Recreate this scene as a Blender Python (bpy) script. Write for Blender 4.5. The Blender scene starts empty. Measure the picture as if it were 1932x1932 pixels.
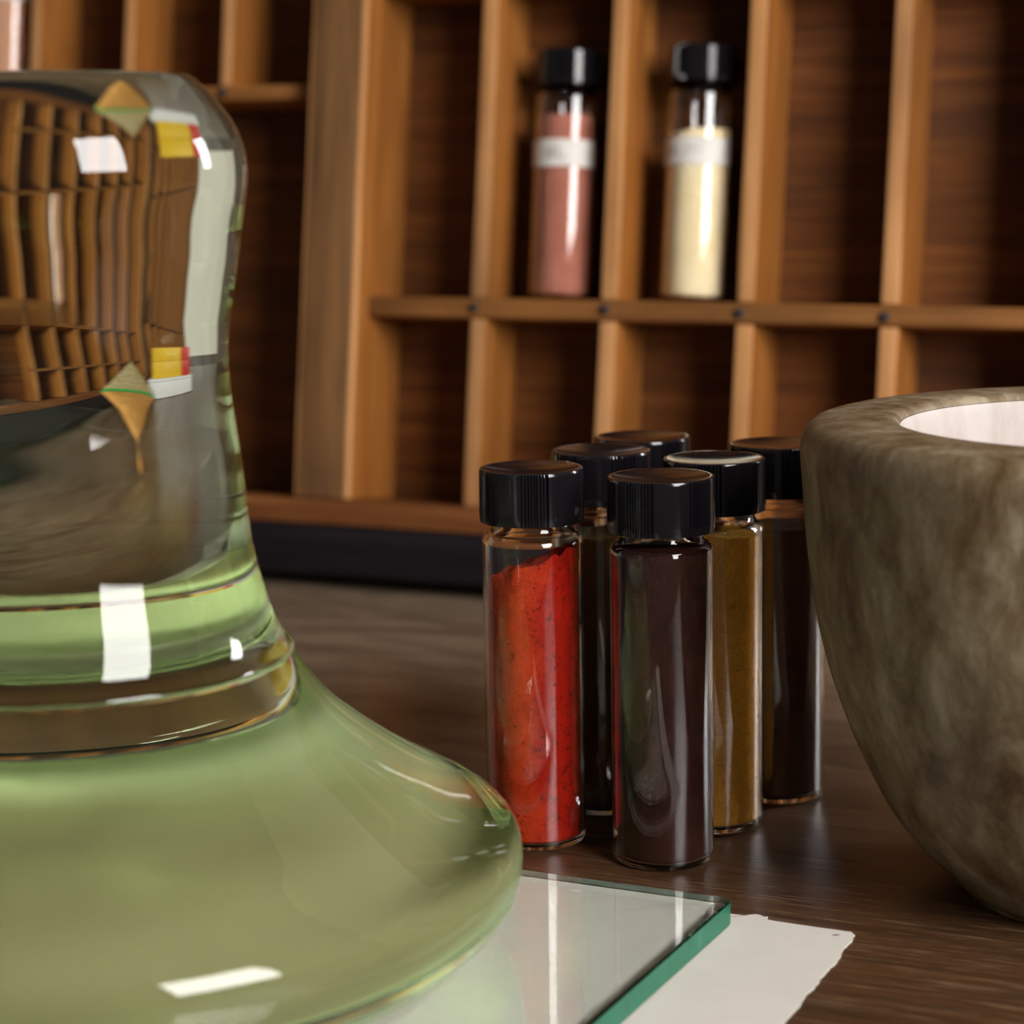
import bpy, bmesh, math, random
from mathutils import Vector, Matrix, noise

random.seed(7)
S = bpy.context.scene
COL = S.collection
PI = math.pi

# ------------------------------------------------------------------ camera
CAM_H = 0.1767
PITCH, ROLL = math.radians(9.4645), -0.0167
fw = Vector((0, math.cos(PITCH), -math.sin(PITCH)))
up0 = Vector((0, math.sin(PITCH), math.cos(PITCH)))
rt0 = Vector((1, 0, 0))
rt = rt0 * math.cos(ROLL) + up0 * math.sin(ROLL)
up = -rt0 * math.sin(ROLL) + up0 * math.cos(ROLL)
cd = bpy.data.cameras.new('camera')
cam = bpy.data.objects.new('camera', cd)
COL.objects.link(cam)
m = Matrix((rt, up, -fw)).transposed().to_4x4()
m.translation = (0, 0, CAM_H)
cam.matrix_world = m
cd.sensor_width = 36
cd.lens = 36 * 4314.2 / 1932
cd.clip_start = 0.01
cd.dof.use_dof = True
cd.dof.focus_distance = 0.541
cd.dof.aperture_fstop = 13.5
S.camera = cam

# ------------------------------------------------------------------ world, windows, exposure
W = bpy.data.worlds.new('world')
S.world = W
W.use_nodes = True
bg = W.node_tree.nodes['Background']
bg.inputs[0].default_value = (1.0, 0.86, 0.72, 1)
bg.inputs[1].default_value = 0.09

def window_light(name, az, el, dist, w, h, power, col, tgt=(0, .6, .08)):
    """daylight through a window; az is measured to the right of the direction back to the camera"""
    a, e = math.radians(az), math.radians(el)
    d = Vector((math.sin(a) * math.cos(e), -math.cos(a) * math.cos(e), math.sin(e)))
    L = bpy.data.lights.new(name, 'AREA')
    L.shape = 'RECTANGLE'; L.size = w; L.size_y = h; L.energy = power; L.color = col
    o = bpy.data.objects.new(name, L)
    COL.objects.link(o)
    o.location = Vector(tgt) + d * dist
    o.rotation_euler = Vector((d.x, d.y, 0.12)).to_track_quat('Z', 'Y').to_euler()
    return o
window_light('window_daylight', 44, 23, 1.17, 0.50, 0.76, 23, (1.0, 0.97, 0.95), (-0.094, .47, .17))
window_light('side_window_daylight', 117, 17, 1.6, 0.56, 0.6, 24, (0.97, 0.97, 1.0))
window_light('left_window_daylight', -123, 12, 1.9, 1.0, 0.9, 1.45, (1.0, 0.93, 0.80))

S.view_settings.view_transform = 'Standard'
S.view_settings.look = 'None'
S.view_settings.exposure = 0.0
S.view_settings.gamma = 1.0
S.view_settings.use_curve_mapping = False
S.cycles.max_bounces = 24
S.cycles.transmission_bounces = 20
S.cycles.glossy_bounces = 8
S.cycles.diffuse_bounces = 4
S.cycles.transparent_max_bounces = 12
S.cycles.caustics_refractive = True
S.cycles.caustics_reflective = True
S.cycles.sample_clamp_indirect = 0.0
S.cycles.blur_glossy = 0.0

# ------------------------------------------------------------------ helpers
def link(name, me, mats, parent=None, loc=None):
    o = bpy.data.objects.new(name, me)
    COL.objects.link(o)
    for mt in (mats if isinstance(mats, (list, tuple)) else [mats]):
        me.materials.append(mt)
    if parent is not None:
        o.parent = parent
    if loc is not None:
        o.location = loc
    return o

def empty(name, loc=(0, 0, 0), rot=None):
    o = bpy.data.objects.new(name, None)
    o.empty_display_size = 0.02
    COL.objects.link(o)
    o.location = loc
    if rot is not None:
        o.rotation_euler = rot
    return o

def tag(o, label, cat, group=None):
    o['label'] = label; o['category'] = cat
    if group:
        o['group'] = group
    return o

def copy_tree(o, parent=None):
    c = o.copy()
    COL.objects.link(c)
    if parent is not None:
        c.parent = parent
    for ch in list(o.children):
        copy_tree(ch, c)
    return c

def finish(bm, name, smooth=None):
    bmesh.ops.recalc_face_normals(bm, faces=bm.faces)
    me = bpy.data.meshes.new(name)
    bm.to_mesh(me)
    bm.free()
    if smooth is not None:
        for p in me.polygons:
            p.use_smooth = True
        if smooth < 180:
            me.set_sharp_from_angle(angle=math.radians(smooth))
    return me

def lathe(name, prof, segs=96, closed=False, smooth=40, rfun=None):
    """prof: list of (r, z); r=0 points become poles"""
    bm = bmesh.new()
    rings = []
    for i, (r, z) in enumerate(prof):
        if r < 1e-7:
            rings.append([bm.verts.new((0, 0, z))])
        else:
            ring = []
            for k in range(segs):
                a = 2 * PI * k / segs
                rr = rfun(i, r, a) if rfun else r
                ring.append(bm.verts.new((rr * math.cos(a), rr * math.sin(a), z)))
            rings.append(ring)
    n = len(rings)
    for i in range(n if closed else n - 1):
        A, B = rings[i], rings[(i + 1) % n]
        if len(A) == 1 and len(B) == 1:
            continue
        for k in range(segs):
            k2 = (k + 1) % segs
            if len(A) == 1:
                bm.faces.new((A[0], B[k], B[k2]))
            elif len(B) == 1:
                bm.faces.new((A[k], A[k2], B[0]))
            else:
                bm.faces.new((A[k], A[k2], B[k2], B[k]))
    return finish(bm, name, smooth)

def box(name, x0, x1, y0, y1, z0, z1, bev=0.0006, seg=2, center=True, edge_mat=False, warp=0.0):
    """bevelled board; returns mesh, centre"""
    c = Vector(((x0 + x1) / 2, (y0 + y1) / 2, (z0 + z1) / 2)) if center else Vector()
    bm = bmesh.new()
    bmesh.ops.create_cube(bm, size=1)
    for v in bm.verts:
        v.co = Vector((x0 + (v.co.x + .5) * (x1 - x0), y0 + (v.co.y + .5) * (y1 - y0), z0 + (v.co.z + .5) * (z1 - z0))) - c
    if warp:
        ax = max(range(3), key=lambda k: (x1 - x0, y1 - y0, z1 - z0)[k])
        es = [e for e in bm.edges if abs(e.verts[0].co[ax] - e.verts[1].co[ax]) > 1e-6]
        bmesh.ops.subdivide_edges(bm, edges=es, cuts=10)
        sd = random.random() * 90
        for v in bm.verts:
            n = noise.noise_vector(Vector((v.co[ax] * 22 + sd, v.co[(ax + 1) % 3] * 90, v.co[(ax + 2) % 3] * 90)))
            for k in range(3):
                if k != ax:
                    v.co[k] += n[k] * warp
    if bev:
        bm.normal_update()
        sharp = [e for e in bm.edges if len(e.link_faces) == 2 and e.calc_face_angle() > 0.8]
        bmesh.ops.bevel(bm, geom=sharp, offset=bev, segments=seg, profile=0.5, affect='EDGES')
    bm.normal_update()
    if edge_mat:
        for f in bm.faces:
            if edge_mat == 'post' and abs(f.normal.x) > .2 and f.normal.y < -.2:
                f.material_index = 2  # post corners: worn, with their bright lit line put into the colour
            elif f.normal.y < -0.55:
                f.material_index = 1
    me = finish(bm, name, 25)
    return me, c

# ------------------------------------------------------------------ materials
def mat(name):
    mt = bpy.data.materials.new(name)
    mt.use_nodes = True
    nt = mt.node_tree
    b = nt.nodes['Principled BSDF']
    return mt, nt, b

def N(nt, t, **kw):
    n = nt.nodes.new(t)
    for k, v in kw.items():
        setattr(n, k, v)
    return n

def coords(nt, scale, rnd=True):
    tc = N(nt, 'ShaderNodeTexCoord')
    mp = N(nt, 'ShaderNodeMapping')
    mp.inputs['Scale'].default_value = scale
    nt.links.new(tc.outputs['Object'], mp.inputs['Vector'])
    if rnd:
        oi = N(nt, 'ShaderNodeObjectInfo')
        mu = N(nt, 'ShaderNodeMath', operation='MULTIPLY')
        mu.inputs[1].default_value = 37.0
        nt.links.new(oi.outputs['Random'], mu.inputs[0])
        nt.links.new(mu.outputs[0], mp.inputs['Location'])
    return mp.outputs[0]

def tex(nt, vec, scale, detail=4, rough=0.55, dist=0.0):
    n = N(nt, 'ShaderNodeTexNoise')
    n.inputs['Scale'].default_value = scale
    n.inputs['Detail'].default_value = detail
    n.inputs['Roughness'].default_value = rough
    n.inputs['Distortion'].default_value = dist
    nt.links.new(vec, n.inputs['Vector'])
    return n.outputs['Fac']

def ramp(nt, fac, stops):
    r = N(nt, 'ShaderNodeValToRGB')
    el = r.color_ramp.elements
    while len(el) < len(stops):
        el.new(0.5)
    for e, (p, c) in zip(el, stops):
        e.position = p
        e.color = (*c, 1)
    nt.links.new(fac, r.inputs[0])
    return r.outputs[0]

def mixc(nt, fac, a, b, mode='MIX'):
    mx = N(nt, 'ShaderNodeMix', data_type='RGBA', blend_type=mode)
    if isinstance(fac, float):
        mx.inputs[0].default_value = fac
    else:
        nt.links.new(fac, mx.inputs[0])
    for s, i in ((a, 6), (b, 7)):
        if isinstance(s, tuple):
            mx.inputs[i].default_value = (*s, 1)
        else:
            nt.links.new(s, mx.inputs[i])
    return mx.outputs[2]

def bump(nt, b, h, strength, dist):
    bp = N(nt, 'ShaderNodeBump')
    bp.inputs['Strength'].default_value = strength
    bp.inputs['Distance'].default_value = dist
    nt.links.new(h, bp.inputs['Height'])
    nt.links.new(bp.outputs[0], b.inputs['Normal'])

def wood(name, axis, dark, mid, light, rough=0.5, stain=0.35, stain_col=(0.02, 0.012, 0.008), spec=0.35, gs=1.0):
    mt, nt, b = mat(name)
    s = [190.0 * gs] * 3
    s[axis] = 11.0 * gs
    v = coords(nt, tuple(s))
    g = tex(nt, v, 1.0, 6, 0.62, 0.4)
    s2 = [16.0] * 3
    s2[axis] = 7.0
    v2 = coords(nt, tuple(s2))
    p = tex(nt, v2, 1.0, 4, 0.6)
    c = ramp(nt, g, [(0.28, dark), (0.5, mid), (0.74, light)])
    pf = ramp(nt, p, [(0.48, (0, 0, 0)), (0.72, (1, 1, 1))])
    fm = N(nt, 'ShaderNodeMath', operation='MULTIPLY')
    fm.inputs[1].default_value = stain
    nt.links.new(pf, fm.inputs[0])
    c = mixc(nt, fm.outputs[0], c, stain_col)
    nt.links.new(c, b.inputs['Base Color'])
    rr = N(nt, 'ShaderNodeMapRange')
    rr.inputs[3].default_value = rough - 0.1
    rr.inputs[4].default_value = rough + 0.15
    nt.links.new(g, rr.inputs[0])
    nt.links.new(rr.outputs[0], b.inputs['Roughness'])
    b.inputs['Specular IOR Level'].default_value = spec
    bump(nt, b, g, 0.25, 0.0004)
    return mt

FACE = ((0.22, 0.074, 0.013), (0.33, 0.118, 0.022), (0.43, 0.172, 0.038))
EDGE = ((0.42, 0.185, 0.062), (0.60, 0.285, 0.105), (0.72, 0.39, 0.175))
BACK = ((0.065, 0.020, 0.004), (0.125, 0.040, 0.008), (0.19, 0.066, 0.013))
M_FACE_V = wood('case_wood_upright', 2, *FACE)
M_EDGE_V = wood('case_worn_lit_edge_upright', 2, *EDGE, rough=0.55, stain=0.55, stain_col=(0.16, 0.075, 0.03))  # worn varnish, plus the light these edges catch painted in as paler colour
M_FACE_H = wood('case_wood_level', 0, *FACE)
M_EDGE_H = wood('case_worn_edge_level', 0, (0.19, 0.076, 0.020), (0.31, 0.125, 0.032), (0.42, 0.185, 0.055), rough=0.5, stain=0.5)
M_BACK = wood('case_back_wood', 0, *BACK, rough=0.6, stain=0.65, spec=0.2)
M_POST = wood('case_post_wood', 2, (0.13, 0.061, 0.023), (0.22, 0.105, 0.038), (0.32, 0.155, 0.056), rough=0.55, stain=0.95, stain_col=(0.085, 0.046, 0.030))
M_RAIL = wood('case_rail_wood', 0, (0.14, 0.045, 0.013), (0.23, 0.080, 0.022), (0.33, 0.13, 0.042), rough=0.5, stain=0.5)
M_BLACK = wood('black_painted_wood', 0, (0.006, 0.005, 0.008), (0.010, 0.008, 0.012), (0.018, 0.014, 0.017), rough=0.5, stain=0.2, spec=0.3)

def table_mat():
    mt, nt, b = mat('varnished_table_wood')
    v = coords(nt, (26, 700, 260), False)
    g = tex(nt, v, 1.0, 5, 0.6, 0.2)
    v2 = coords(nt, (5, 16, 5), False)
    p = tex(nt, v2, 1.0, 5, 0.6, 0.5)
    v3 = coords(nt, (60, 1500, 200), False)
    f = tex(nt, v3, 1.0, 3, 0.6)
    c = ramp(nt, p, [(0.3, (0.040, 0.016, 0.006)), (0.55, (0.064, 0.027, 0.0105)), (0.8, (0.102, 0.046, 0.018))])
    gf = ramp(nt, g, [(0.35, (0.55, 0.55, 0.55)), (0.65, (1.35, 1.3, 1.2))])
    c = mixc(nt, 1.0, c, gf, 'MULTIPLY')
    ff = ramp(nt, f, [(0.56, (0, 0, 0)), (0.72, (1, 1, 1))])
    c = mixc(nt, ff, c, (0.22, 0.14, 0.075))
    # dusty scuffs; the brighter light towards the tray is painted in as paler colour
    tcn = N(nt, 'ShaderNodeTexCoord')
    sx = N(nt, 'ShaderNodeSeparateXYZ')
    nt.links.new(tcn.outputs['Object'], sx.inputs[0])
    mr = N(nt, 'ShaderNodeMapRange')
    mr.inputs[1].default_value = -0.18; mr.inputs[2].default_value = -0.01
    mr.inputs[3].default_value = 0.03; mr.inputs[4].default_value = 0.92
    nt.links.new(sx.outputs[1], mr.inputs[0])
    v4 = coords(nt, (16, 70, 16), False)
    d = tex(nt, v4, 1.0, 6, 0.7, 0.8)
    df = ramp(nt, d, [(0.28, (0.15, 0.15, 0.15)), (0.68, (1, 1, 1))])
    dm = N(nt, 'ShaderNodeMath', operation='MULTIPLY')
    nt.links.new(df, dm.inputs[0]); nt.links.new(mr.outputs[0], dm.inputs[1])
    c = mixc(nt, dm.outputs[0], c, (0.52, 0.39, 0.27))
    nt.links.new(c, b.inputs['Base Color'])
    rr = N(nt, 'ShaderNodeMapRange')
    rr.inputs[3].default_value = 0.22
    rr.inputs[4].default_value = 0.40
    nt.links.new(g, rr.inputs[0])
    nt.links.new(rr.outputs[0], b.inputs['Roughness'])
    b.inputs['Specular IOR Level'].default_value = 0.45
    bump(nt, b, g, 0.12, 0.0002)
    return mt
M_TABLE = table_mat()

def glass(name, tint=None, density=0.0, rough=0.0, ior=1.5):
    mt, nt, b = mat(name)
    nt.nodes.remove(b)
    g = N(nt, 'ShaderNodeBsdfGlass')
    g.inputs['IOR'].default_value = ior
    g.inputs['Roughness'].default_value = rough
    out = nt.nodes['Material Output']
    nt.links.new(g.outputs[0], out.inputs['Surface'])
    if tint:
        a = N(nt, 'ShaderNodeVolumeAbsorption')
        a.inputs['Color'].default_value = (*tint, 1)
        a.inputs['Density'].default_value = density
        nt.links.new(a.outputs[0], out.inputs['Volume'])
    return mt
M_MULLER = glass('green_tinted_solid_glass', (0.76, 0.94, 0.52), 5.0)
M_PLATE = glass('float_glass', (0.45, 0.92, 0.74), 12.0)
M_VIAL = glass('vial_glass', ior=1.48)

def ground_mat():
    mt, nt, b = mat('ground_glass_face')
    v = coords(nt, (1, 1, 1), False)
    g = tex(nt, v, 900.0, 3, 0.6)
    p = tex(nt, v, 38.0, 4, 0.55)
    # olive face; the brighter light at its far side is painted in pale green
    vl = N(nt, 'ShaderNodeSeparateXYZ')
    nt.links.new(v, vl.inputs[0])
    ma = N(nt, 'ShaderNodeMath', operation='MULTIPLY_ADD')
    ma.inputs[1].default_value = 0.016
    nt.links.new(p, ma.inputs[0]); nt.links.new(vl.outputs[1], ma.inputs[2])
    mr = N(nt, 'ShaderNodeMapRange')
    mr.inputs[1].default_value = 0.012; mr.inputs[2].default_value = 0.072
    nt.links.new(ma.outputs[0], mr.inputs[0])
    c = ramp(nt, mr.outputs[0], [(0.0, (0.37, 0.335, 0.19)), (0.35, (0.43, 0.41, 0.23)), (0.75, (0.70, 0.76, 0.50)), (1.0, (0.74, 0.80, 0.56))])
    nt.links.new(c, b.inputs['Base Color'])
    b.inputs['Roughness'].default_value = 0.9
    bump(nt, b, g, 0.3, 0.0002)
    return mt
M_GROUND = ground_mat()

def cap_mat():
    mt, nt, b = mat('black_phenolic_plastic')
    b.inputs['Base Color'].default_value = (0.007, 0.006, 0.008, 1)
    b.inputs['Specular IOR Level'].default_value = 0.42
    v = coords(nt, (1, 1, 1))
    p = tex(nt, v, 260.0, 3, 0.6)
    rr = N(nt, 'ShaderNodeMapRange')
    rr.inputs[3].default_value = 0.08
    rr.inputs[4].default_value = 0.18
    nt.links.new(p, rr.inputs[0])
    nt.links.new(rr.outputs[0], b.inputs['Roughness'])
    return mt
M_CAP = cap_mat()

def powder(name, a, b_, specks, sp=0.75, big=70.0, grad=0.0):
    mt, nt, b = mat(name)
    v = coords(nt, (1, 1, 1), False)
    p = tex(nt, v, big, 4, 0.6)
    if grad:      # two layers of the powder, a redder one packed to one side
        sp3 = N(nt, 'ShaderNodeSeparateXYZ')
        nt.links.new(v, sp3.inputs[0])
        ad = N(nt, 'ShaderNodeMath', operation='MULTIPLY_ADD')
        ad.inputs[1].default_value = -grad
        nt.links.new(sp3.outputs[0], ad.inputs[0])
        nt.links.new(p, ad.inputs[2])
        p = ad.outputs[0]
    f = tex(nt, v, 1500.0, 3, 0.7)
    k = tex(nt, v, 420.0, 4, 0.75)
    c = ramp(nt, p, [(0.35, a), (0.65, b_)])
    gf = ramp(nt, f, [(0.3, (0.78, 0.78, 0.78)), (0.7, (1.2, 1.2, 1.2))])
    c = mixc(nt, 1.0, c, gf, 'MULTIPLY')
    if grad:
        q = tex(nt, v, 190.0, 5, 0.7)
        qf = ramp(nt, q, [(0.30, (0.74, 0.66, 0.66)), (0.50, (1, 1, 1))])
        c = mixc(nt, 1.0, c, qf, 'MULTIPLY')
    kf = ramp(nt, k, [(sp - 0.1, (0, 0, 0)), (sp, (1, 1, 1))])
    c = mixc(nt, kf, c, specks)
    nt.links.new(c, b.inputs['Base Color'])
    b.inputs['Roughness'].default_value = 1.0
    b.inputs['Specular IOR Level'].default_value = 0.05
    bump(nt, b, f, 0.4, 0.0003)
    return mt
P_RED = powder('red_orange_pigment', (0.27, 0.009, 0.004), (0.41, 0.037, 0.008), (0.08, 0.007, 0.004), 0.67, 70.0, 55.0)
P_MAROON = powder('dark_maroon_pigment', (0.024, 0.0055, 0.005), (0.036, 0.012, 0.008), (0.012, 0.005, 0.005))
P_OCHRE = powder('brown_ochre_pigment', (0.66, 0.31, 0.036), (0.84, 0.42, 0.060), (0.20, 0.09, 0.014), 0.72)
P_UMBER = powder('dark_umber_pigment', (0.075, 0.036, 0.014), (0.10, 0.052, 0.020), (0.03, 0.015, 0.008))
P_BROWN = powder('dark_purple_brown_pigment', (0.065, 0.030, 0.022), (0.09, 0.042, 0.028), (0.03, 0.015, 0.012))
P_BRICK = powder('dusty_brick_pigment', (0.42, 0.155, 0.105), (0.50, 0.20, 0.14), (0.30, 0.10, 0.07))
P_CREAM = powder('cream_yellow_pigment', (0.90, 0.74, 0.43), (0.94, 0.82, 0.55), (0.75, 0.55, 0.25))
P_PINK = powder('pinkish_tan_pigment', (0.62, 0.33, 0.20), (0.70, 0.40, 0.26), (0.5, 0.25, 0.15))

def plain(name, col, rough=0.6, nscale=200.0, var=0.08, spec=0.4):
    mt, nt, b = mat(name)
    v = coords(nt, (1, 1, 1))
    p = tex(nt, v, nscale, 4, 0.6)
    lo = tuple(x * (1 - var) for x in col)
    hi = tuple(min(1, x * (1 + var)) for x in col)
    c = ramp(nt, p, [(0.35, lo), (0.65, hi)])
    nt.links.new(c, b.inputs['Base Color'])
    b.inputs['Roughness'].default_value = rough
    b.inputs['Specular IOR Level'].default_value = spec
    return mt
M_TAPE = plain('white_label_tape', (0.80, 0.77, 0.72), 0.55)
M_INK = plain('faded_grey_ink', (0.30, 0.28, 0.29), 0.7)
M_NAIL = plain('dark_iron_nail', (0.022, 0.020, 0.024), 0.5)
M_PAPER = plain('white_paper', (0.73, 0.685, 0.62), 0.85, 60, 0.03, 0.15)
M_WALL = plain('plaster_wall', (0.74, 0.70, 0.60), 0.9, 8, 0.05, 0.1)
M_FLOOR = plain('brown_floor', (0.05, 0.033, 0.024), 0.7, 8, 0.15, 0.2)

def stone(name, stops, rough, veins=True):
    mt, nt, b = mat(name)
    v = coords(nt, (1.0, 1.0, 0.5), False)
    v.node.inputs['Rotation'].default_value = (0.5, 0.7, 0.3)
    p = tex(nt, v, 92.0, 8, 0.70, 0.25)
    c = ramp(nt, p, stops)
    q = tex(nt, v, 150.0, 5, 0.7, 0.6)
    if veins:
        qf = ramp(nt, q, [(0.60, (0, 0, 0)), (0.72, (1, 1, 1))])
        fm = N(nt, 'ShaderNodeMath', operation='MULTIPLY')
        fm.inputs[1].default_value = 0.6
        nt.links.new(qf, fm.inputs[0])
        c = mixc(nt, fm.outputs[0], c, (0.10, 0.075, 0.045))
    nt.links.new(c, b.inputs['Base Color'])
    b.inputs['Roughness'].default_value = rough
    b.inputs['Specular IOR Level'].default_value = 0.35
    b.inputs['Subsurface Weight'].default_value = 0.0
    bump(nt, b, q, 0.15, 0.0004)
    return mt
M_STONE = stone('green_grey_marble', [(0.32, (0.060, 0.031, 0.012)), (0.45, (0.145, 0.094, 0.045)), (0.56, (0.215, 0.160, 0.094)), (0.68, (0.34, 0.275, 0.185))], 0.5)
M_STONE_IN = stone('pale_pink_marble', [(0.3, (0.44, 0.37, 0.33)), (0.6, (0.53, 0.47, 0.44)), (0.8, (0.58, 0.54, 0.51))], 0.6, False)

# ------------------------------------------------------------------ setting
TH = 0.4364
ROTZ = -TH
def tloc(u, v, z=0.0):
    """table coordinates (u along the tray, v away from the camera) to world"""
    return Vector((u * math.cos(TH) + v * math.sin(TH), -u * math.sin(TH) + v * math.cos(TH), z))

FLOOR_Z = -0.76
bm = bmesh.new(); bmesh.ops.create_cube(bm, size=1)
fl = link('floor', finish(bm, 'floor'), M_FLOOR); fl.scale = (7, 7, 0.05)
fl.location = (0.3, 0.5, FLOOR_Z - 0.025); fl['kind'] = 'structure'
bm = bmesh.new(); bmesh.ops.create_cube(bm, size=1)
wl = link('wall_back', finish(bm, 'wall_back'), M_WALL); wl.scale = (6, 0.08, 3.0)
wl.location = tloc(0.0, 1.75, FLOOR_Z + 1.5); wl.rotation_euler = (0, 0, ROTZ); wl['kind'] = 'structure'

# table: top and four legs, turned like the tray
tb = empty('table', tloc(-0.05, 0.70, FLOOR_Z), (0, 0, ROTZ))
tag(tb, 'dark brown varnished wooden table carrying the vials, mortar and type case', 'table')
me, c = box('tabletop', -1.35, 1.0, -0.51, 0.50, -0.035 - FLOOR_Z, -FLOOR_Z, 0.003)
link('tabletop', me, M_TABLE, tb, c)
for sx in (-1, 1):
    for sy in (-1, 1):
        bm = bmesh.new()
        bmesh.ops.create_cone(bm, cap_ends=True, segments=16, radius1=0.02, radius2=0.032, depth=-FLOOR_Z - 0.035)
        link('leg', finish(bm, 'table_leg', 40), M_TABLE, tb, (sx * 0.90, sy * 0.43, (-FLOOR_Z - 0.035) / 2))

# ------------------------------------------------------------------ type case (tray leaning back on its edge)
ul = Vector((0.90627918, -0.42267961, 0)); nt_ = Vector((-0.41857355, -0.89747526, 0.13904799)); upv = Vector((0.05877275, 0.1260163, 0.99028564))
CASE = Matrix((ul, -nt_, upv)).transposed().to_4x4()
CASE.translation = (-0.0214, 0.8661, 0.0)
tc = empty('type_case')
tc.matrix_world = CASE
tag(tc, 'brown wooden type case with small compartments, leaning back behind the vials', 'tray')
def cpart(name, x0, x1, y0, y1, z0, z1, mats, bev=0.0007, edge=True, warp=0.00025):
    me, c = box(name, x0, x1, y0, y1, z0, z1, bev, 2, True, edge, warp)
    return link(name, me, mats, tc, c)
DEP = 0.030
UL_, UR_ = -0.95, 0.2945
TOPV = 0.395
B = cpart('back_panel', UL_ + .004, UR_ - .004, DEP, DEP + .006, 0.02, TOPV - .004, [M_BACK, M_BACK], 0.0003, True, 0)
B = cpart('bottom_board', UL_, UR_, -0.0105, DEP + .006, 0.0052, 0.0243, [M_BLACK, M_BLACK], 0.0012, True, 0.0004)
B['label'] = 'black painted lower board of the case'
cpart('bottom_rail', UL_, UR_, -0.010, DEP, 0.0244, 0.0343, [M_RAIL, M_RAIL], 0.0014, True, 0.0005)
cpart('top_rail', UL_, UR_, -0.010, DEP, TOPV - .010, TOPV, [M_RAIL, M_RAIL], 0.001)
B = cpart('middle_post', -0.0693, -0.0446, -0.010, DEP, 0.0345, TOPV - .0105, [M_FACE_V, M_POST, M_EDGE_V], 0.0017, 'post', 0.0005)
B['label'] = 'wide weathered upright with dark stains'
cpart('middle_post', -0.4690, -0.4445, -0.010, DEP, 0.0345, TOPV - .0105, [M_FACE_V, M_POST, M_EDGE_V], 0.0017, 'post', 0.0005)
cpart('side_post', UL_, UL_ + .024, -0.010, DEP, 0.0345, TOPV - .0105, [M_FACE_V, M_POST], 0.001)
cpart('side_post', UR_ - .024, UR_, -0.010, DEP, 0.0345, TOPV - .0105, [M_FACE_V, M_POST], 0.001)
# shelves: right section has two, left section two
SH_R = [(0.1071, 0.1147), (0.2330, 0.2405)]
for z0, z1 in SH_R:
    cpart('shelf', -0.0445, UR_ - .0245, 0.0, DEP, z0, z1, [M_FACE_H, M_EDGE_H], 0.0010, True, 0.0004)
cpart('shelf', -0.4443, -0.0695, 0.0, DEP, 0.1925, 0.1982, [M_FACE_H, M_EDGE_H], 0.0010, True, 0.0004)
cpart('shelf', -0.4443, -0.1589, 0.0, DEP, 0.0900, 0.0957, [M_FACE_H, M_EDGE_H], 0.0010, True, 0.0004)
for z0, z1 in SH_R:
    cpart('shelf', UL_ + .0245, -0.4692, 0.0, DEP, z0, z1, [M_FACE_H, M_EDGE_H], 0.0010, True, 0.0004)
rows_r = [(0.0344, 0.1070), (0.1148, 0.2329), (0.2406, TOPV - .0105)]
CW = 0.0539
for k in range(0, 5):
    u = k * CW
    for z0, z1 in rows_r:
        cpart('divider', u, u + .0069, 0.0004, DEP, z0, z1, [M_FACE_V, M_EDGE_V], 0.0010, True, 0.0004)
for k in range(1, 9):
    u = -0.4690 - k * CW
    for z0, z1 in rows_r:
        cpart('divider', u, u + .0069, 0.0004, DEP, z0, z1, [M_FACE_V, M_EDGE_V], 0.0010, True, 0.0004)
us_l = [-0.1166, -0.1641, -0.2112, -0.2583, -0.3054, -0.3525, -0.3996]
for u in us_l:
    if u > -0.12:
        rows = [(0.1983, TOPV - .0105)]
    else:
        rows = [(0.0344, 0.0899), (0.0958, 0.1924), (0.1983, TOPV - .0105)]
    for z0, z1 in rows:
        cpart('divider', u, u + .0052, 0.0004, DEP, z0, z1, [M_FACE_V, M_EDGE_V], 0.0009, True, 0.0004)
nail_me = lathe('nail', [(0, 0.0016), (0.0009, 0.0015), (0.0017, 0.0010), (0.0019, 0.0004), (0.0019, 0)], 14, False, 50)
nail_me.materials.append(M_NAIL)
nail_spots = [(k * CW + .0016, (z0 + z1) / 2) for z0, z1 in SH_R for k in range(5)] + [(u + .0014, .1953) for u in us_l]
for nu, nz in nail_spots:
    if True:
        o = bpy.data.objects.new('nail', nail_me)
        COL.objects.link(o)
        o.parent = tc
        o.location = (nu + random.uniform(-.0006, .0006), -0.0002, nz + random.uniform(-.0006, .0006))
        o.rotation_euler = (PI / 2, 0, 0)

# ------------------------------------------------------------------ vials
VR, VH, CAPR, CAPH = 0.01245, 0.095, 0.0130, 0.0132
Z_CB = VH - CAPH
def arc(cx, cz, r, a0, a1, n):
    return [(cx + r * math.cos(math.radians(a0 + (a1 - a0) * i / n)), cz + r * math.sin(math.radians(a0 + (a1 - a0) * i / n))) for i in range(n + 1)]
outer = [(0, 0.0004), (0.0085, 0.0003)] + arc(VR - .0020, .0020, .0020, -90, 0, 6) + arc(VR - .0026, Z_CB - .0052, .0026, 0, 72, 6) \
    + [(0.0102, Z_CB - .0016), (0.0100, Z_CB - .0008), (0.0100, Z_CB + .0085)]
IR = VR - 0.0009
inner = [(0.0086, Z_CB + .0085), (0.0086, Z_CB - .0010)] + arc(IR - .0022, Z_CB - .0054, .0022, 72, 0, 5) + arc(IR - .0016, .0030, .0016, 0, -90, 5) + [(0, 0.0014)]
tube_me = lathe('glass_tube', outer + inner, 72, False, 50)
tube_me.materials.append(M_VIAL)
def rib(i, r, a):
    if not (2 <= i <= 5):
        return r
    t = (a / (2 * PI) * 5) % 1.0
    if t > 0.44:
        return r
    return r - (0.00042 if math.cos(a * 108) < 0 else 0.0)
capprof = [(0.0102, 0.0), (CAPR - .0003, 0.0), (CAPR, 0.0004), (CAPR, 0.0017)]
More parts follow.
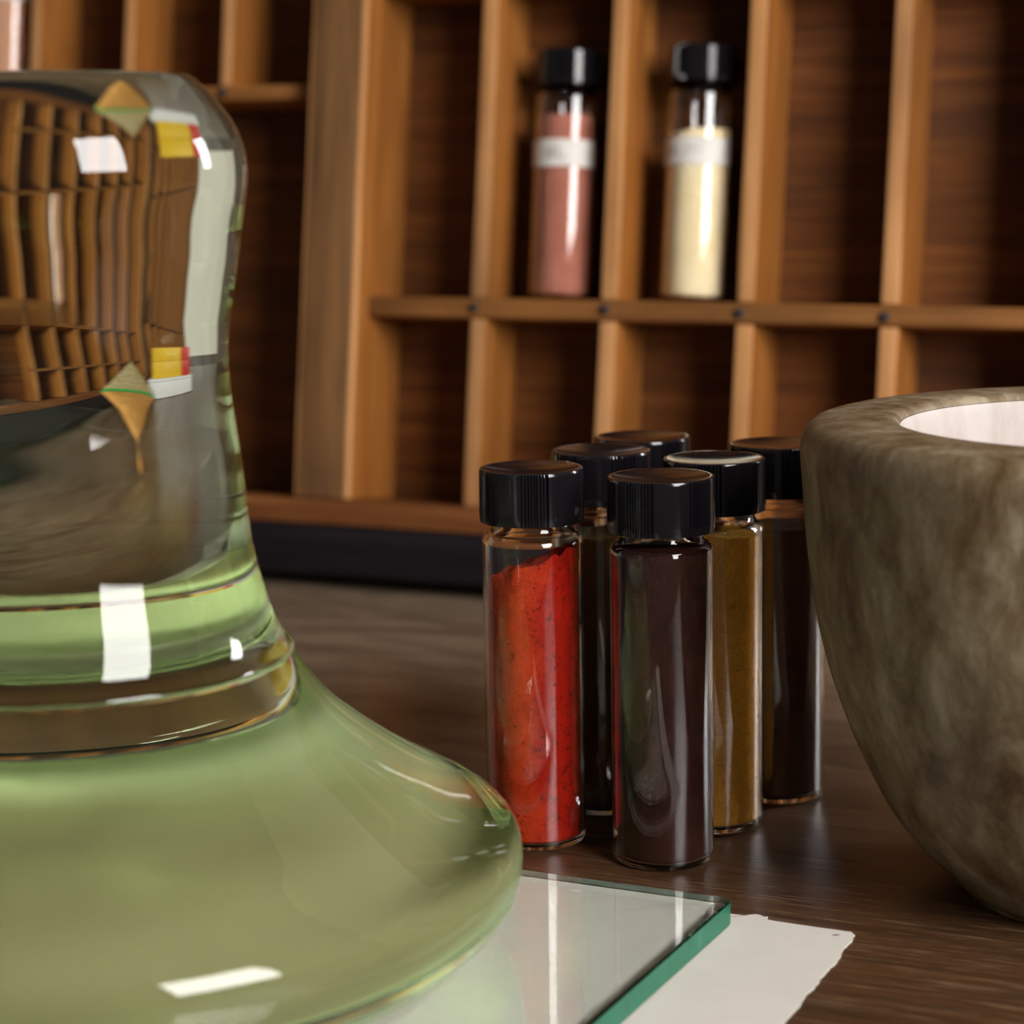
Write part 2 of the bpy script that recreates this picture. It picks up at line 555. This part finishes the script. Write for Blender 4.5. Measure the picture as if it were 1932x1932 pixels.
capprof = [(0.0102, 0.0), (CAPR - .0002, 0.0), (CAPR, 0.0019), (CAPR, 0.0022), (CAPR - .00008, CAPH - .0012), (CAPR - .00012, CAPH - .0006), (CAPR - .00030, CAPH - .00018),
           (CAPR - .0007, CAPH), (CAPR - .0012, CAPH - .00006)] + [(r, CAPH - .0013 + .0012 * (r / (CAPR - .0014)) ** 2) for r in (CAPR - .0015, .0103, .0090, .0075, .0060, .0045, .0030, .0015)] + [(0, CAPH - .0013)]
cap_me = lathe('screw_cap', capprof + [], 432, False, 32, rib)
cap_me.materials.append(M_CAP)

def powder_mesh(name, fill, tilt=0.0, tdir=0.0, rough=0.0008, seed=0):
    """solid plug of powder with a tilted, lumpy top"""
    bm = bmesh.new()
    segs, R = 64, IR - .00012
    cyl = arc(R - .0015, .0032, .0015, -90, 0, 4)
    cyl = [(max(r, 0), z) for r, z in cyl]
    levels = cyl + [(R, None)] * 10
    rings = []
    def top(x, y):
        d = (x * math.cos(tdir) + y * math.sin(tdir)) / R
        n = noise.noise(Vector((x * 260 + seed, y * 260, seed))) + .6 * noise.noise(Vector((x * 700, y * 700 + seed, 3)))
        return fill + tilt * d + rough * n
    cbot = bm.verts.new((0, 0, .0017))
    z0 = .0032
    for i, (r, z) in enumerate(levels):
        ring = []
        for k in range(segs):
            a = 2 * PI * k / segs
            x, y = r * math.cos(a), r * math.sin(a)
            zz = z if z is not None else z0 + (top(x, y) - z0) * (i - 4) / 10
            ring.append(bm.verts.new((x, y, zz)))
        rings.append(ring)
    for j in range(1, 8):
        r = R * (1 - j / 8)
        ring = []
        for k in range(segs):
            a = 2 * PI * k / segs
            x, y = r * math.cos(a), r * math.sin(a)
            ring.append(bm.verts.new((x, y, top(x, y))))
        rings.append(ring)
    ctop = bm.verts.new((0, 0, top(0, 0)))
    for k in range(segs):
        k2 = (k + 1) % segs
        bm.faces.new((cbot, rings[0][k2], rings[0][k]))
        bm.faces.new((ctop, rings[-1][k], rings[-1][k2]))
        for A, Bq in zip(rings[:-1], rings[1:]):
            bm.faces.new((A[k], A[k2], Bq[k2], Bq[k]))
    return finish(bm, name, 60)

def label_strip(a0, a1, z0, z1, mt, name, R=VR + .00015, n=40, th=0.00012):
    bm = bmesh.new()
    rows = []
    for k in range(n + 1):
        a = a0 + (a1 - a0) * k / n
        rows.append([bm.verts.new((rr * math.cos(a), rr * math.sin(a), z)) for rr, z in ((R, z0), (R + th, z0), (R + th, z1), (R, z1))])
    for A, Bq in zip(rows[:-1], rows[1:]):
        for i in range(4):
            bm.faces.new((A[i], A[(i + 1) % 4], Bq[(i + 1) % 4], Bq[i]))
    bm.faces.new(rows[0]); bm.faces.new(rows[-1][::-1])
    me = finish(bm, name, 40)
    me.materials.append(mt)
    return me

vial_proto = None
def vial(label, pmat, fill, tilt=0, tdir=0, rough=.0008, group=None, spin=0.0, seed=0):
    global vial_proto
    r = empty('pigment_vial')
    for nm, me, z in (('glass_tube', tube_me, 0), ('screw_cap', cap_me, Z_CB)):
        o = bpy.data.objects.new(nm, me)
        COL.objects.link(o)
        o.parent = r
        o.location = (0, 0, z)
        if nm == 'screw_cap':
            o.rotation_euler = (0, 0, spin)
    link('pigment', powder_mesh('pigment', fill, tilt, tdir, rough, seed), pmat, r)
    tag(r, label, 'vial', group)
    return r
G1 = 'vials standing on the table'
G2 = 'vials standing in the type case'
D = math.radians
v = vial('clear vial of red-orange powder with black cap, beside the glass muller', P_RED, 0.0712, 0.0050, D(-12), 0.0020, G1, D(40), 3)
v.location = (0.0049, 0.5572, 0)
v = vial('front vial of dark maroon-brown powder with black cap', P_MAROON, 0.0785, 0.0004, 0, .0003, G1, D(10), 5); v.location = (0.0357, 0.5401, 0)
v = vial('vial of brown ochre powder, right of the dark maroon vial', P_OCHRE, 0.0765, 0.0010, D(190), .0008, G1, D(25), 6); v.location = (0.0510, 0.5686, 0)
v = vial('vial of dark umber powder between the red and maroon vials', P_UMBER, 0.0735, 0.0006, 0, .0006, G1, D(62), 7); v.location = (0.0233, 0.5864, 0)
v = vial('hindmost table vial, only its black cap showing above the others', P_UMBER, 0.0720, 0.0006, 0, .0006, G1, D(3), 8); v.location = (0.0354, 0.6115, 0)
v = vial('vial of dark purple-brown powder partly hidden by the stone mortar', P_BROWN, 0.0735, 0.0004, 0, .0005, G1, D(50), 9); v.location = (0.0701, 0.5937, 0)

def case_vial(label, pmat, fill, tilt, tdir, u, v0, a0, a1, lz0, lz1, strokes, seed):
    r = vial(label, pmat, fill, tilt, tdir, .0005, G2, D(seed * 17), seed)
    r.matrix_world = CASE @ Matrix.Translation((u, DEP - CAPR - .0016, v0))
    t = bpy.data.objects.new('label_tape', label_strip(D(a0), D(a1), lz0, lz1, M_TAPE, 'label_tape'))
    COL.objects.link(t); t.parent = r
    if strokes:
        bms = bmesh.new()
        for (sa, sw, z0, z1) in strokes:
            tmp = label_strip(D(sa), D(sa + sw), lz0 + z0, lz0 + z1, M_INK, 'ink', VR + .00029, 4, .00004)
            bms.from_mesh(tmp)
        mi = finish(bms, 'lettering')
        s = link('lettering', mi, M_INK, t)
    return r
# angles in the case frame: -90 faces out of the case, camera sees about -65
case_vial('vial of dusty brick-red powder in the case, white tape label', P_BRICK, .0700, .0004, 0, .0311, .1151, -178, -12, .0503, .0605,
          [(-112, 9, .003, .0036), (-112, 2.5, .003, .0068), (-112, 9, .0062, .0068), (-98, 3, .0028, .007), (-93, 3, .0028, .007), (-97, 6, .0045, .005), (-82, 2.5, .0028, .007), (-79, 7, .0028, .0034)], 3)
case_vial('vial of pale cream-yellow powder in the case, white tape label', P_CREAM, .0620, .0022, D(-40), .0853, .1151, -172, -8, .0505, .0607,
          [(-125, 2.5, .003, .0068), (-119, 2.5, .003, .0068), (-124, 6, .0046, .0052), (-108, 8, .003, .0036), (-108, 2.5, .003, .0068), (-93, 2.5, .003, .007), (-86, 8, .0062, .0068)], 5)
case_vial('vial of pinkish-tan powder standing at the upper left of the case', P_PINK, .0740, .0004, 0, -.2330, .1986, -178, -12, .0400, .0502, None, 8)

# ------------------------------------------------------------------ paper and glass plate
PA = math.atan2(-0.4352, 0.9003)
PC = Vector((0.0482, 0.4910, 0))
def ploc(a, b, z=0):
    return PC + Vector((0.9003 * a + 0.4352 * b, -0.4352 * a + 0.9003 * b, z))
def torn(p, q, n, amp, seed):
    out = []
    p, q = Vector(p), Vector(q)
    d = (q - p); nrm = Vector((-d.y, d.x)).normalized()
    for i in range(n):
        t = i / n
        x = p + d * t
        k = noise.noise(Vector((t * d.length * 90, seed, 0))) + .22 * noise.noise(Vector((t * d.length * 420, seed, 5))) + .08 * noise.noise(Vector((t * d.length * 1300, seed, 9)))
        out.append(x + nrm * amp * k)
    return out
loop = []
loop += torn((-.27, -.21), (.034, -.21), 40, .0008, 1)
loop += torn((.034, -.21), (.0300, -.070), 60, .0010, 2)
loop += torn((.0300, -.070), (.0288, -.030), 34, .0012, 2.5)
loop += torn((.0288, -.030), (.0270, .0046), 34, .0013, 3)
loop += torn((.0258, .0052), (.0068, .0052), 14, .0003, 4)
loop += [Vector((.0062, .0056)), Vector((.0056, .0062)), Vector((.0055, .0074)), Vector((.0046, .0071)), Vector((.0036, .0078)), Vector((.0026, .0080)), Vector((.0016, .0074))]
loop += torn((.0006, .0062), (-.27, .0050), 60, .0006, 5)
loop += torn((-.27, .0050), (-.27, -.21), 50, .0008, 6)
bm = bmesh.new()
pc = Vector((-.12, -.10))
def pring(k, z):
    return [bm.verts.new((pc.x + (p.x - pc.x) * k, pc.y + (p.y - pc.y) * k, z)) for p in loop]
rings = [pring(.02, .00005), pring(1, .00005), pring(1, .00032), pring(.9, .00032), pring(.02, .00032)]
for A, Bq in zip(rings[:-1], rings[1:]):
    for i in range(len(loop)):
        j = (i + 1) % len(loop)
        bm.faces.new((A[i], A[j], Bq[j], Bq[i]))
bm.faces.new(rings[0][::-1]); bm.faces.new(rings[-1])
pap = link('paper_sheet', finish(bm, 'paper_sheet'), M_PAPER)
pap.location = PC; pap.rotation_euler = (0, 0, PA)
tag(pap, 'torn sheet of white paper on the table under the glass plate', 'paper')
sp = lathe('ink_speck', [(0, .00006), (.0004, .00005), (.0006, 0)], 10)
o = link('speck', sp, M_NAIL, pap, (.0232, .0020, .00031)); o.rotation_euler = (0, 0, .5); o.scale = (1.7, .6, 1)

def edge_glass():
    mt, nt, b = mat('seamed_green_glass_edge')
    v = coords(nt, (1, 1, 1), False)
    p = tex(nt, v, 160.0, 4, 0.6)
    c = ramp(nt, p, [(0.3, (0.006, 0.20, 0.105)), (0.62, (0.012, 0.27, 0.15)), (0.80, (0.10, 0.42, 0.28))])
    nt.links.new(c, b.inputs['Base Color'])
    b.inputs['Roughness'].default_value = 0.35
    b.inputs['IOR'].default_value = 1.5
    b.inputs['Transmission Weight'].default_value = 0.45
    return mt
M_PLATE_EDGE = edge_glass()
def plate_mesh():
    W_, D_, T = 0.30, 0.20, 0.0060
    r = 0.0024
    pts = []
    for cx, cy, a0 in ((-r, -r, 0), (-W_ + r, -r, 90), (-W_ + r, -D_ + r, 180), (-r, -D_ + r, 270)):
        for k in range(7):
            a = math.radians(a0 + 90 * k / 6)
            pts.append((cx + r * math.cos(a), cy + r * math.sin(a), math.cos(a), math.sin(a)))
    bm = bmesh.new()
    rings = []
    e = 0.0005
    for inset, z in ((e, 0), (e * .35, e * .3), (0, e), (0, T - e), (e * .35, T - e * .3), (e, T)):
        rings.append([bm.verts.new((x - nx * inset, y - ny * inset, z)) for x, y, nx, ny in pts])
    n = len(pts)
    for A, Bq in zip(rings[:-1], rings[1:]):
        for k in range(n):
            bm.faces.new((A[k], A[(k + 1) % n], Bq[(k + 1) % n], Bq[k]))
    bm.faces.new(rings[0][::-1]); bm.faces.new(rings[-1])
    bm.normal_update()
    for f in bm.faces:
        if abs(f.normal.z) < 0.3:
            f.material_index = 1
    return finish(bm, 'glass_plate')
PLZ = 0.00036
pl = link('glass_plate', plate_mesh(), [M_PLATE, M_PLATE_EDGE])
pl.location = PC + Vector((0, 0, PLZ)); pl.rotation_euler = (0, 0, PA)
tag(pl, 'thick clear glass plate with green edge, lying on white paper', 'glass plate')
PLT = PLZ + 0.0060

# ------------------------------------------------------------------ glass muller
def catmull(pts, n=4):
    out = []
    P = [pts[0]] + list(pts) + [pts[-1]]
    for i in range(1, len(P) - 2):
        p0, p1, p2, p3 = P[i - 1], P[i], P[i + 1], P[i + 2]
        for k in range(n):
            t = k / n
            out.append(tuple(0.5 * ((2 * p1[j]) + (-p0[j] + p2[j]) * t + (2 * p0[j] - 5 * p1[j] + 4 * p2[j] - p3[j]) * t * t + (-p0[j] + 3 * p1[j] - 3 * p2[j] + p3[j]) * t ** 3) for j in (0, 1)))
    out.append(tuple(pts[-1]))
    return out
base_pts = [(0.0800, 0.0064), (0.0818, 0.0066), (0.0838, 0.0076), (0.0860, 0.0092), (0.0893, 0.0120), (0.0922, 0.0148), (0.0939, 0.0176), (0.0948, 0.0204), (0.0952, 0.0233), (0.0951, 0.0261),
            (0.0944, 0.0289), (0.0924, 0.0317), (0.0880, 0.0346), (0.0830, 0.0374), (0.0780, 0.0402), (0.0737, 0.0430), (0.0695, 0.0459), (0.0657, 0.0487), (0.0621, 0.0515),
            (0.0587, 0.0543), (0.0557, 0.0572), (0.0532, 0.0600), (0.0511, 0.0630), (0.0490, 0.0660), (0.0470, 0.0688)]
neck_pts = [(0.0474, 0.0693), (0.0476, 0.0700), (0.0472, 0.0708), (0.0462, 0.0720), (0.0449, 0.0738), (0.0431, 0.0781), (0.0418, 0.0828), (0.0406, 0.0875), (0.0397, 0.0921), (0.0391, 0.0968), (0.0387, 0.1015),
            (0.0383, 0.1062), (0.0378, 0.1109), (0.0373, 0.1156), (0.0367, 0.1203), (0.0362, 0.1250), (0.0360, 0.1297), (0.0361, 0.1344), (0.0366, 0.1391), (0.0374, 0.1437), (0.0382, 0.1484),
            (0.0390, 0.1531), (0.0397, 0.1578), (0.0405, 0.1625), (0.0412, 0.1672), (0.0413, 0.1705), (0.0409, 0.1735), (0.0401, 0.1765), (0.0386, 0.1797), (0.0366, 0.1826), (0.0338, 0.1859), (0.0316, 0.1881), (0.0300, 0.1891)]
mul = empty('glass_muller', (-0.0941, 0.4700, 0))
prof = [(0, 0.0064), (0.06, 0.0064)] + catmull(base_pts, 3) + catmull(neck_pts, 3) + [(0.020, 0.1898), (0.010, 0.1901), (0, 0.1902)]
body = link('glass_body', lathe('glass_body', prof, 160, False, 60), M_MULLER, mul)
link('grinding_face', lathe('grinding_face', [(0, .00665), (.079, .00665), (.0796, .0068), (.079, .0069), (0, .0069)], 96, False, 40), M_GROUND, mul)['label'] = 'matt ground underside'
tag(mul, 'big green glass muller with knob handle on the glass plate', 'muller')

# ------------------------------------------------------------------ stone mortar
mor = empty('stone_mortar', (0.141, 0.512, 0))
tag(mor, 'green-grey marble mortar bowl with pale inside, right of the vials', 'mortar')
mo = [(0, 0), (0.0335, 0), (0.0355, .0006), (0.0385, .0025), (0.0415, .0052), (0.0445, .0085), (0.0481, 0.0120), (0.0514, .0160), (.0542, .0200), (.0565, .0240), (.0585, .0280), (.0604, .0320), (.0622, .0360), (.0638, .0400),
      (.0653, .0440), (.0667, .0480), (.0680, .0520), (.0691, .0560), (.0701, .0600), (.0710, .0640), (.0717, .0680), (.0723, .0720), (.0728, .0760), (.0733, .0800), (.0737, .0840), (.0740, .0880), (.0743, .0920), (.0746, .0960),
      (.0749, .1000), (.0751, .1030), (.0749, .1055), (.0742, .1077), (.0728, .1092), (.0708, .1100), (.0640, .1106), (.0560, .1106), (.0535, .1100), (.0525, .1088)]
link('stone_body', lathe('stone_body', catmull(mo, 2), 128, False, 40), M_STONE, mor)
mi = [(.0524, .1087), (.0518, .1070), (.0508, .1000), (.0490, .0900), (.0460, .0780), (.0415, .0650), (.0350, .0530), (.0260, .0430), (.0150, .0370), (0, .0350)]
o = link('inner_hollow', lathe('inner_hollow', catmull(mi, 3), 128, False, 60), M_STONE_IN, mor)
o['label'] = 'pale pinkish-white inside of the bowl'

# ------------------------------------------------------------------ things left of the frame, seen through the glass knob
M_ORANGE = powder('orange_pigment_in_bag', (0.72, 0.34, 0.09), (0.82, 0.43, 0.14), (0.6, 0.25, 0.06))
M_FILM = plain('tan_dusted_plastic_film', (0.50, 0.40, 0.22), 0.15, 120, 0.2, 0.6)
M_GREEN = plain('green_seal_strip', (0.10, 0.42, 0.10), 0.3)
M_YELLOW = plain('yellow_card', (0.80, 0.50, 0.02), 0.5)
M_REDC = plain('red_card', (0.62, 0.03, 0.02), 0.5)
M_WHITE = plain('white_card', (0.82, 0.82, 0.86), 0.5)
bag = empty('powder_bag', (-0.29, 0.868, 0))
tag(bag, 'bag of orange powder with green seal strip, seen through the glass muller knob', 'bag')
tip, lf, rg, tp = Vector((0.006, -0.010, 0.002)), Vector((.033, .062, .042)), Vector((-.090, .062, .006)), Vector((-.043, .092, .098))
nb = (rg - lf).cross(tp - tip).normalized()
if nb.y > 0: nb = -nb
def pouch(a0, a1, name, mt, thick, n=20):
    """a slice of the pillow between heights a0..a1 along tip-to-top"""
    bm = bmesh.new()
    rows = []
    for i in range(n + 1):
        t = a0 + (a1 - a0) * i / n
        if t < .5:
            L, R = tip.lerp(lf, t * 2), tip.lerp(rg, t * 2)
        else:
            L, R = lf.lerp(tp, t * 2 - 1), rg.lerp(tp, t * 2 - 1)
        row = []
        for k in range(24):
            a = 2 * PI * k / 24
            q = .5 - .5 * math.cos(a)
            w = thick * math.sin(PI * min(max(t, .03), .97)) ** .7 * math.sin(a)
            c = L.lerp(R, q) + nb * w
            c += nb * .0012 * noise.noise(c * 120)
            c.z = max(c.z, .0006)
            row.append(bm.verts.new(c))
        rows.append(row)
    for A, Bq in zip(rows[:-1], rows[1:]):
        for k in range(24):
            bm.faces.new((A[k], A[(k + 1) % 24], Bq[(k + 1) % 24], Bq[k]))
    bm.faces.new(rows[0][::-1]); bm.faces.new(rows[-1])
    return finish(bm, name, 60)
link('powder_filling', pouch(.01, .47, 'powder_filling', None, .012), M_ORANGE, bag)['label'] = 'orange powder filling the lower half'
link('seal_strip', pouch(.472, .520, 'seal_strip', None, .0125), M_GREEN, bag)['label'] = 'green seal strip'
link('upper_film', pouch(.522, .99, 'upper_film', None, .010), M_FILM, bag)['label'] = 'shiny tan upper film'
ANG = math.atan2(.08, .09)
wb = empty('white_carton', (-.457, .932, 0), (0, 0, ANG))
tag(wb, 'white carton under two yellow boxes, seen through the glass knob', 'box')
me, c = box('carton_body', -.075, .075, -.03, .03, 0.0003, .036, .0015); link('carton_body', me, M_WHITE, wb, c)
me, c = box('carton_lid', -.076, .076, -.031, .031, .0365, .0450, .0015); link('carton_lid', me, M_WHITE, wb, c)
for i, (z, r, lb) in enumerate(((.0453, .0, 'lower yellow box with red end, stacked on the white carton'), (.0920, .10, 'upper yellow box with red end, topmost of the stack'))):
    yb = empty('yellow_box', (-.457, .932, z), (0, 0, ANG + r))
    tag(yb, lb, 'box', 'yellow boxes seen through the knob')
    me, c = box('box_body', -.030, .066, -.022, .022, 0, .046, .0012); link('box_body', me, M_YELLOW, yb, c)
    me, c = box('end_flap', -.066, -.0302, -.0222, .0222, 0, .0462, .0012); link('end_flap', me, M_REDC, yb, c)['label'] = 'red end'
